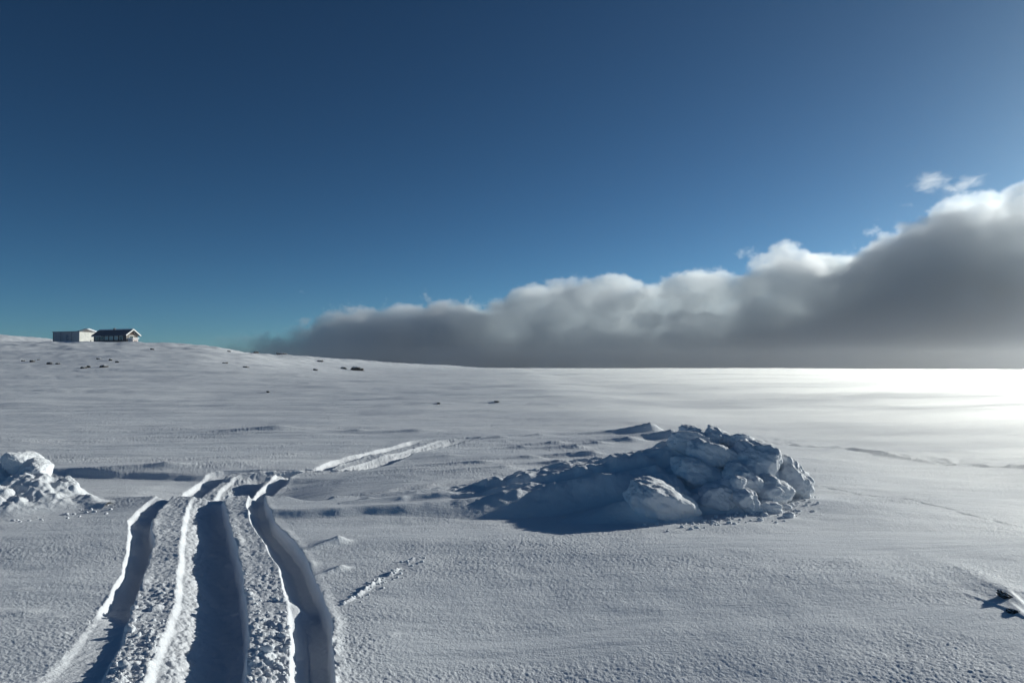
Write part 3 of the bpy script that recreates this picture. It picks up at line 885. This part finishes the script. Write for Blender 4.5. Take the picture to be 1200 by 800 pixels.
# ------------------------------------------------------------------ cloud bank
def interp_curve(nt, vec_out, pts, lo, hi, zlo, zhi):
    """Float Curve node as a lookup table value = f(input)"""
    L = nt.links.new
    mr = N(nt, 'ShaderNodeMapRange'); mr.inputs[1].default_value = lo; mr.inputs[2].default_value = hi
    L(vec_out, mr.inputs[0])
    fc = N(nt, 'ShaderNodeFloatCurve')
    cv = fc.mapping.curves[0]
    xs = [(p[0] - lo) / (hi - lo) for p in pts]; ys = [(p[1] - zlo) / (zhi - zlo) for p in pts]
    cv.points[0].location = (xs[0], ys[0]); cv.points[1].location = (xs[-1], ys[-1])
    for a, b in list(zip(xs, ys))[1:-1]:
        cv.points.new(a, b)
    fc.mapping.update()
    L(mr.outputs[0], fc.inputs['Value'])
    m2 = N(nt, 'ShaderNodeMapRange'); m2.inputs[3].default_value = zlo; m2.inputs[4].default_value = zhi
    L(fc.outputs[0], m2.inputs[0])
    return m2.outputs[0]

# front line of the bank (picture x -> distance) and the top outline in the picture
CS = 2.0
FRONT = [(-100, 3300), (150, 3150), (300, 2950), (450, 2700), (600, 2450), (750, 2200), (900, 1950), (1050, 1780), (1200, 1660), (1400, 1570), (1700, 1500)]
FRONT = [(-100, 3900), (150, 4100), (300, 4350), (450, 4700), (600, 5000), (700, 5050), (800, 4800), (900, 4400), (1050, 3800), (1200, 3350), (1400, 3150), (1700, 3000)]
TOP = [(-100, 416), (150, 410), (250, 404), (300, 388), (350, 372), (420, 357), (520, 352), (600, 346), (640, 332), (720, 332), (790, 336), (860, 324), (900, 312), (960, 302), (1030, 284), (1100, 266), (1150, 256), (1200, 244), (1300, 222), (1400, 200), (1700, 120)]
def fr(px): return np.interp(px, [p[0] for p in FRONT], [p[1] for p in FRONT])
# the bank is one volume whose density is computed on a grid in its own frame:
# local x runs along the front of the bank, y into it, z up
_a = at(300, 430, float(fr(300))); _b = at(1250, 430, float(fr(1250)))
CPHI = math.atan2(_b[1] - _a[1], _b[0] - _a[0])
CO = np.array([_a[0], _a[1]])
CU = np.array([math.cos(CPHI), math.sin(CPHI)]); CV = np.array([-math.sin(CPHI), math.cos(CPHI)])
pts_c = []
for px in (170, 230, 300, 350, 420, 520, 600, 680, 790, 900, 1030, 1100, 1200, 1300, 1380):
    d = float(fr(px))
    w_ = at(px, 430, d)[:2] - CO
    crest = at(px, float(np.interp(px, [p[0] for p in TOP], [p[1] for p in TOP])), d + 330)
    pts_c.append((float(w_ @ CU), float(w_ @ CV), float(crest[2])))
XLO, XHI = pts_c[0][0], pts_c[-1][0]
CDEP = 1800.; CTOP = float(max(p[2] for p in pts_c[:-1])) + 120
CY0 = min(p[1] for p in pts_c) - 330

def cloud_material(name='cloud_vapour', mult=1.0, g=.5):
    m, nt, out = new_mat(name)
    pv = N(nt, 'ShaderNodeVolumePrincipled')
    pv.inputs['Color'].default_value = (.968, .985, 1.0, 1)
    pv.inputs['Anisotropy'].default_value = g
    pv.inputs['Density'].default_value = mult
    nt.links.new(pv.outputs[0], out.inputs['Volume'])
    return m

def build_cloud():
    ng = bpy.data.node_groups.new('cloud_density', 'GeometryNodeTree')
    ng.interface.new_socket('Geometry', in_out='INPUT', socket_type='NodeSocketGeometry')
    ng.interface.new_socket('Geometry', in_out='OUTPUT', socket_type='NodeSocketGeometry')
    L = ng.links.new
    go = ng.nodes.new('NodeGroupOutput'); ng.nodes.new('NodeGroupInput')
    pos = ng.nodes.new('GeometryNodeInputPosition')
    sep = N(ng, 'ShaderNodeSeparateXYZ'); L(pos.outputs[0], sep.inputs[0])
    x, y, z = sep.outputs[0], sep.outputs[1], sep.outputs[2]
    def mth(op, a, b=None, c=None):
        n = N(ng, 'ShaderNodeMath', operation=op)
        for i, v in enumerate((a, b, c)):
            if v is None: continue
            if isinstance(v, (int, float)): n.inputs[i].default_value = v
            else: L(v, n.inputs[i])
        return n.outputs[0]
    def vm(op, a, b):
        n = N(ng, 'ShaderNodeVectorMath', operation=op)
        L(a, n.inputs[0])
        if isinstance(b, tuple): n.inputs[1].default_value = b
        else: L(b, n.inputs[1])
        return n.outputs[0]
    def noise(vec, scale, detail, rough=.55, sq=(1, 1, 1), colr=False, off=0.):
        v = vm('MULTIPLY', vec, tuple(q / scale for q in sq))
        v = vm('ADD', v, (off, off * 1.7, off * .3))
        n = N(ng, 'ShaderNodeTexNoise'); n.inputs['Scale'].default_value = 1; n.inputs['Detail'].default_value = detail; n.inputs['Roughness'].default_value = rough
        L(v, n.inputs['Vector'])
        return n.outputs[1] if colr else n.outputs[0]
    def voro(vec, scale, off=0.):
        v = vm('MULTIPLY', vec, (1. / scale, 1. / scale, 1.15 / scale))
        v = vm('ADD', v, (off, off, off))
        n = N(ng, 'ShaderNodeTexVoronoi', feature='SMOOTH_F1'); n.inputs['Scale'].default_value = 1; n.inputs['Smoothness'].default_value = .35; n.inputs['Detail'].default_value = 0
        L(v, n.inputs['Vector'])
        return n.outputs['Distance']
    top = interp_curve(ng, x, [(p[0], p[2]) for p in pts_c], XLO, XHI, 0, 2000)
    front = interp_curve(ng, x, [(p[0], p[1]) for p in pts_c], XLO, XHI, -1000, 1000)
    # warp the coordinates a little: torn, sheared shapes
    wv = vm('SUBTRACT', noise(pos.outputs[0], 260, 4, .6, colr=True), (.5, .5, .5))
    warped = vm('ADD', pos.outputs[0], vm('MULTIPLY', wv, (230, 230, 150)))
    b1 = mth('MULTIPLY', mth('SUBTRACT', .50, voro(warped, 560)), 300)
    b2 = mth('MULTIPLY', mth('SUBTRACT', .45, voro(warped, 210, 3.3)), 170)
    b3 = mth('MULTIPLY', mth('SUBTRACT', noise(warped, 170, 6, .72, (.75, .75, 1.2)), .5), 480)
    dz = mth('SUBTRACT', top, z)
    dy = mth('ADD', mth('MULTIPLY', mth('SUBTRACT', y, front), .75), mth('MULTIPLY', z, -.40))
    dd = mth('SMOOTH_MIN', dz, dy, 150)
    dd = mth('MINIMUM', dd, mth('MULTIPLY', mth('SUBTRACT', CDEP - 60, y), .7))
    f = mth('ADD', mth('ADD', dd, b1), mth('ADD', b2, b3))
    f = mth('ADD', f, 25)
    f = mth('ADD', f, mth('MULTIPLY', mth('MAXIMUM', mth('SUBTRACT', mth('MULTIPLY', top, .42), z), 0), .9))
    mr = N(ng, 'ShaderNodeMapRange', interpolation_type='SMOOTHSTEP'); mr.inputs[1].default_value = 170; mr.inputs[2].default_value = 430; mr.inputs[3].default_value = 0; mr.inputs[4].default_value = .013
    L(f, mr.inputs[0])
    # thin fog skirt in front of and round the dense part
    m3 = N(ng, 'ShaderNodeMapRange', interpolation_type='SMOOTHSTEP'); m3.inputs[1].default_value = 0; m3.inputs[2].default_value = 26; m3.inputs[3].default_value = 0; m3.inputs[4].default_value = .0072
    L(f, m3.inputs[0])
    lf = N(ng, 'ShaderNodeMapRange', interpolation_type='SMOOTHSTEP'); lf.inputs[1].default_value = XLO; lf.inputs[2].default_value = pts_c[3][0]; lf.inputs[3].default_value = .0; lf.inputs[4].default_value = 1
    L(x, lf.inputs[0])
    den = mth('MULTIPLY', mth('ADD', mr.outputs[0], m3.outputs[0]), lf.outputs[0])
    vc = ng.nodes.new('GeometryNodeVolumeCube')
    L(den, vc.inputs['Density'])
    vc.inputs['Min'].default_value = (XLO, CY0, -38); vc.inputs['Max'].default_value = (XHI, CDEP, CTOP)
    vox = float(os.environ.get('VOX', '12'))
    vc.inputs['Resolution X'].default_value = int((XHI - XLO) / vox); vc.inputs['Resolution Y'].default_value = int((CDEP - CY0) / vox); vc.inputs['Resolution Z'].default_value = int((CTOP + 38) / vox)
    sm = ng.nodes.new('GeometryNodeSetMaterial'); mat = cloud_material(); sm.inputs['Material'].default_value = mat
    L(vc.outputs[0], sm.inputs[0]); L(sm.outputs[0], go.inputs[0])
    me = bpy.data.volumes.new('cloud_bank'); me.materials.append(mat)
    o = bpy.data.objects.new('cloud_bank', me); col.objects.link(o)
    o.location = (CO[0], CO[1], 0); o.rotation_euler = (0, 0, CPHI)
    md = o.modifiers.new('density', 'NODES'); md.node_group = ng
    tag(o, 'long grey cloud bank with a glowing white top rising to the right over the snow', 'cloud')

def small_cloud(px0, px1, py0, py1, depth, tilt, seed, label, dens=.009):
    c = at((px0 + px1) / 2, (py0 + py1) / 2, depth)
    rx = (px1 - px0) / 2 / F * depth; rz = (py1 - py0) / 2 / F * depth
    m, nt, out = new_mat('wisp_vapour'); L = nt.links.new
    tc = N(nt, 'ShaderNodeTexCoord'); geo = N(nt, 'ShaderNodeNewGeometry')
    ln = N(nt, 'ShaderNodeVectorMath', operation='LENGTH'); L(tc.outputs['Object'], ln.inputs[0])
    mp = N(nt, 'ShaderNodeMapping'); mp.inputs['Scale'].default_value = (1 / 45., 1 / 60., 1 / 25.); mp.inputs['Rotation'].default_value = (0, tilt * .6 + .3, 0)
    mp.inputs['Location'].default_value = (seed, seed * 2, 0)
    L(geo.outputs['Position'], mp.inputs[0])
    nz = N(nt, 'ShaderNodeTexNoise'); nz.inputs['Scale'].default_value = 1; nz.inputs['Detail'].default_value = 6; nz.inputs['Roughness'].default_value = .62; nz.inputs['Distortion'].default_value = .8
    L(mp.outputs[0], nz.inputs['Vector'])
    m1 = N(nt, 'ShaderNodeMath', operation='MULTIPLY_ADD'); m1.inputs[1].default_value = 2.6; L(nz.outputs[0], m1.inputs[0])
    m2 = N(nt, 'ShaderNodeMath', operation='MULTIPLY'); m2.inputs[1].default_value = -1.0; L(ln.outputs['Value'], m2.inputs[0]); L(m2.outputs[0], m1.inputs[2])
    mr = N(nt, 'ShaderNodeMapRange', interpolation_type='SMOOTHSTEP'); mr.inputs[1].default_value = .50; mr.inputs[2].default_value = 1.35; mr.inputs[4].default_value = dens
    L(m1.outputs[0], mr.inputs[0])
    pv = N(nt, 'ShaderNodeVolumePrincipled'); pv.inputs['Color'].default_value = (.999, .999, .999, 1); pv.inputs['Anisotropy'].default_value = .5
    L(mr.outputs[0], pv.inputs['Density']); L(pv.outputs[0], out.inputs['Volume'])
    bm = bmesh.new(); bmesh.ops.create_icosphere(bm, subdivisions=3, radius=1.0)
    me = bpy.data.meshes.new('small_cloud'); bm.to_mesh(me); bm.free(); me.materials.append(m)
    o = bpy.data.objects.new('small_cloud', me); col.objects.link(o)
    o.location = c; o.scale = (rx, rx * .6, rz); o.rotation_euler = (0, tilt, 0)
    tag(o, label, 'cloud', 'torn wisps above the cloud bank')
if not os.environ.get('NOCLOUD'):
    build_cloud()
    small_cloud(1058, 1122, 196, 232, 2300, .05, 1, 'ragged white wisp above the cloud bank, left of the slanting streak')
    small_cloud(1098, 1162, 203, 229, 2300, -.36, 2, 'thin white streak of cloud slanting up to the right above the bank')
    small_cloud(1094, 1117, 228, 246, 2300, 0, 5, 'tiny white puff hanging between the wisps and the cloud bank')

# ------------------------------------------------------------------ blowing snow in the air
def build_haze():
    m, nt, out = new_mat('blowing_snow')
    pv = N(nt, 'ShaderNodeVolumePrincipled')
    pv.inputs['Color'].default_value = (.96, .97, 1, 1)
    pv.inputs['Density'].default_value = .00016
    pv.inputs['Anisotropy'].default_value = .75
    nt.links.new(pv.outputs[0], out.inputs['Volume'])
    b = bmesh.new(); box(b, -1290, 1290, -1290, 1290, -16, 30)
    o = obj('haze', b, m)
    tag(o, 'thin veil of blowing snow over the plain', kind='stuff')
def build_drift():
    m, nt, out = new_mat('snow_smoke')
    pv = N(nt, 'ShaderNodeVolumePrincipled')
    pv.inputs['Color'].default_value = (1, .985, .95, 1)
    pv.inputs['Density'].default_value = .085
    pv.inputs['Anisotropy'].default_value = .75
    nt.links.new(pv.outputs[0], out.inputs['Volume'])
    az = np.radians(np.linspace(-22, 62, 260)); rs = np.exp(np.linspace(math.log(5.2), math.log(900), 340))
    A, Rr = np.meshgrid(az, rs)
    X = (Rr * np.sin(A)).ravel(); Y = (Rr * np.cos(A)).ravel(); rr = Rr.ravel()
    H = Hs(X, Y)
    s_, n_ = wind(X, Y)
    k = .80 + .30 * fbm(s_ / 30., n_ / 7., 2, 131) + .28 * pn(s_ / 9., n_ / 1.6, 134) * ss(60, 20, rr) + .25 * pn(s_ / 130., n_ / 45., 133)
    t = (.75 * ss(4.6, 10, rr) + .25 * ss(10, 22, rr)) * (ss(-16, 24, np.degrees(A.ravel())) * ss(13, 24, rr) + ss(12, 29, np.degrees(A.ravel())) * ss(24, 13, rr)) * np.clip(k, .2, 2) * (.52 + rr / 1500.)
    V0 = np.stack([X, Y, H + t - .03], 1); V1 = np.stack([X, Y, H - .5], 1)
    nr, nc = len(rs), len(az); Q = grid_quads(nr, nc)
    off = nr * nc
    sides = []
    e = [(i, i + 1) for i in range(nc - 1)] + [((nr - 1) * nc + i + 1, (nr - 1) * nc + i) for i in range(nc - 1)]
    e += [((j + 1) * nc, j * nc) for j in range(nr - 1)] + [(j * nc + nc - 1, (j + 1) * nc + nc - 1) for j in range(nr - 1)]
    sides = np.array([(b_, a_, a_ + off, b_ + off) for a_, b_ in e])
    Qa = np.concatenate([Q, Q[:, ::-1] + off, sides])
    o = mesh_np('drifting_snow', np.concatenate([V0, V1]), Qa, m)
    bm = bmesh.new(); bm.from_mesh(o.data); bmesh.ops.recalc_face_normals(bm, faces=bm.faces); bm.to_mesh(o.data); bm.free()
    tag(o, 'low snow smoke blowing over the bright right side of the plain', kind='stuff')
if not os.environ.get('NODRIFT'):
    build_drift()
if not os.environ.get('NOHAZE'):
    build_haze()

# ------------------------------------------------------------------ light and sky
w = bpy.data.worlds.new('World'); scn.world = w; w.use_nodes = True
nt = w.node_tree
for n_ in list(nt.nodes): nt.nodes.remove(n_)
sky = nt.nodes.new('ShaderNodeTexSky'); sky.sky_type = 'NISHITA'; sky.sun_disc = False
sky.sun_elevation = R(SUN_EL); sky.sun_rotation = R(SUN_AZ)
sky.altitude = 0; sky.air_density = .5; sky.dust_density = .3; sky.ozone_density = 4
bg = nt.nodes.new('ShaderNodeBackground'); bg.inputs[1].default_value = .052
wo = nt.nodes.new('ShaderNodeOutputWorld')
gm = nt.nodes.new('ShaderNodeGamma'); gm.inputs[1].default_value = 1.35
tint = nt.nodes.new('ShaderNodeMix'); tint.data_type = 'RGBA'; tint.blend_type = 'MULTIPLY'; tint.inputs[0].default_value = 1; tint.inputs[7].default_value = (.82, .955, .72, 1)
nt.links.new(sky.outputs[0], gm.inputs[0]); nt.links.new(gm.outputs[0], tint.inputs[6]); nt.links.new(tint.outputs[2], bg.inputs[0]); nt.links.new(bg.outputs[0], wo.inputs[0])

sd = bpy.data.lights.new('sun', 'SUN'); sd.energy = 4.0; sd.angle = R(.6); sd.color = (1.0, 1.0, .93)
so = bpy.data.objects.new('sun', sd); col.objects.link(so)
az, el = R(SUN_AZ), R(SUN_EL)
dirv = Vector((math.sin(az) * math.cos(el), math.cos(az) * math.cos(el), math.sin(el)))
so.rotation_euler = dirv.to_track_quat('Z', 'Y').to_euler()
so.location = dirv * 50

scn.view_settings.view_transform = 'Standard'
scn.view_settings.look = 'None'
scn.view_settings.exposure = 0.0
scn.view_settings.gamma = 1.0
scn.view_settings.use_curve_mapping = False
scn.render.engine = 'CYCLES'
scn.cycles.max_bounces = 18
scn.cycles.diffuse_bounces = 3
scn.cycles.glossy_bounces = 2
scn.cycles.volume_bounces = 9
scn.cycles.volume_step_rate = float(os.environ.get('VS', '1'))
scn.cycles.volume_max_steps = 512
scn.cycles.use_denoising = True
scn.cycles.use_adaptive_sampling = True
scn.cycles.adaptive_threshold = .02
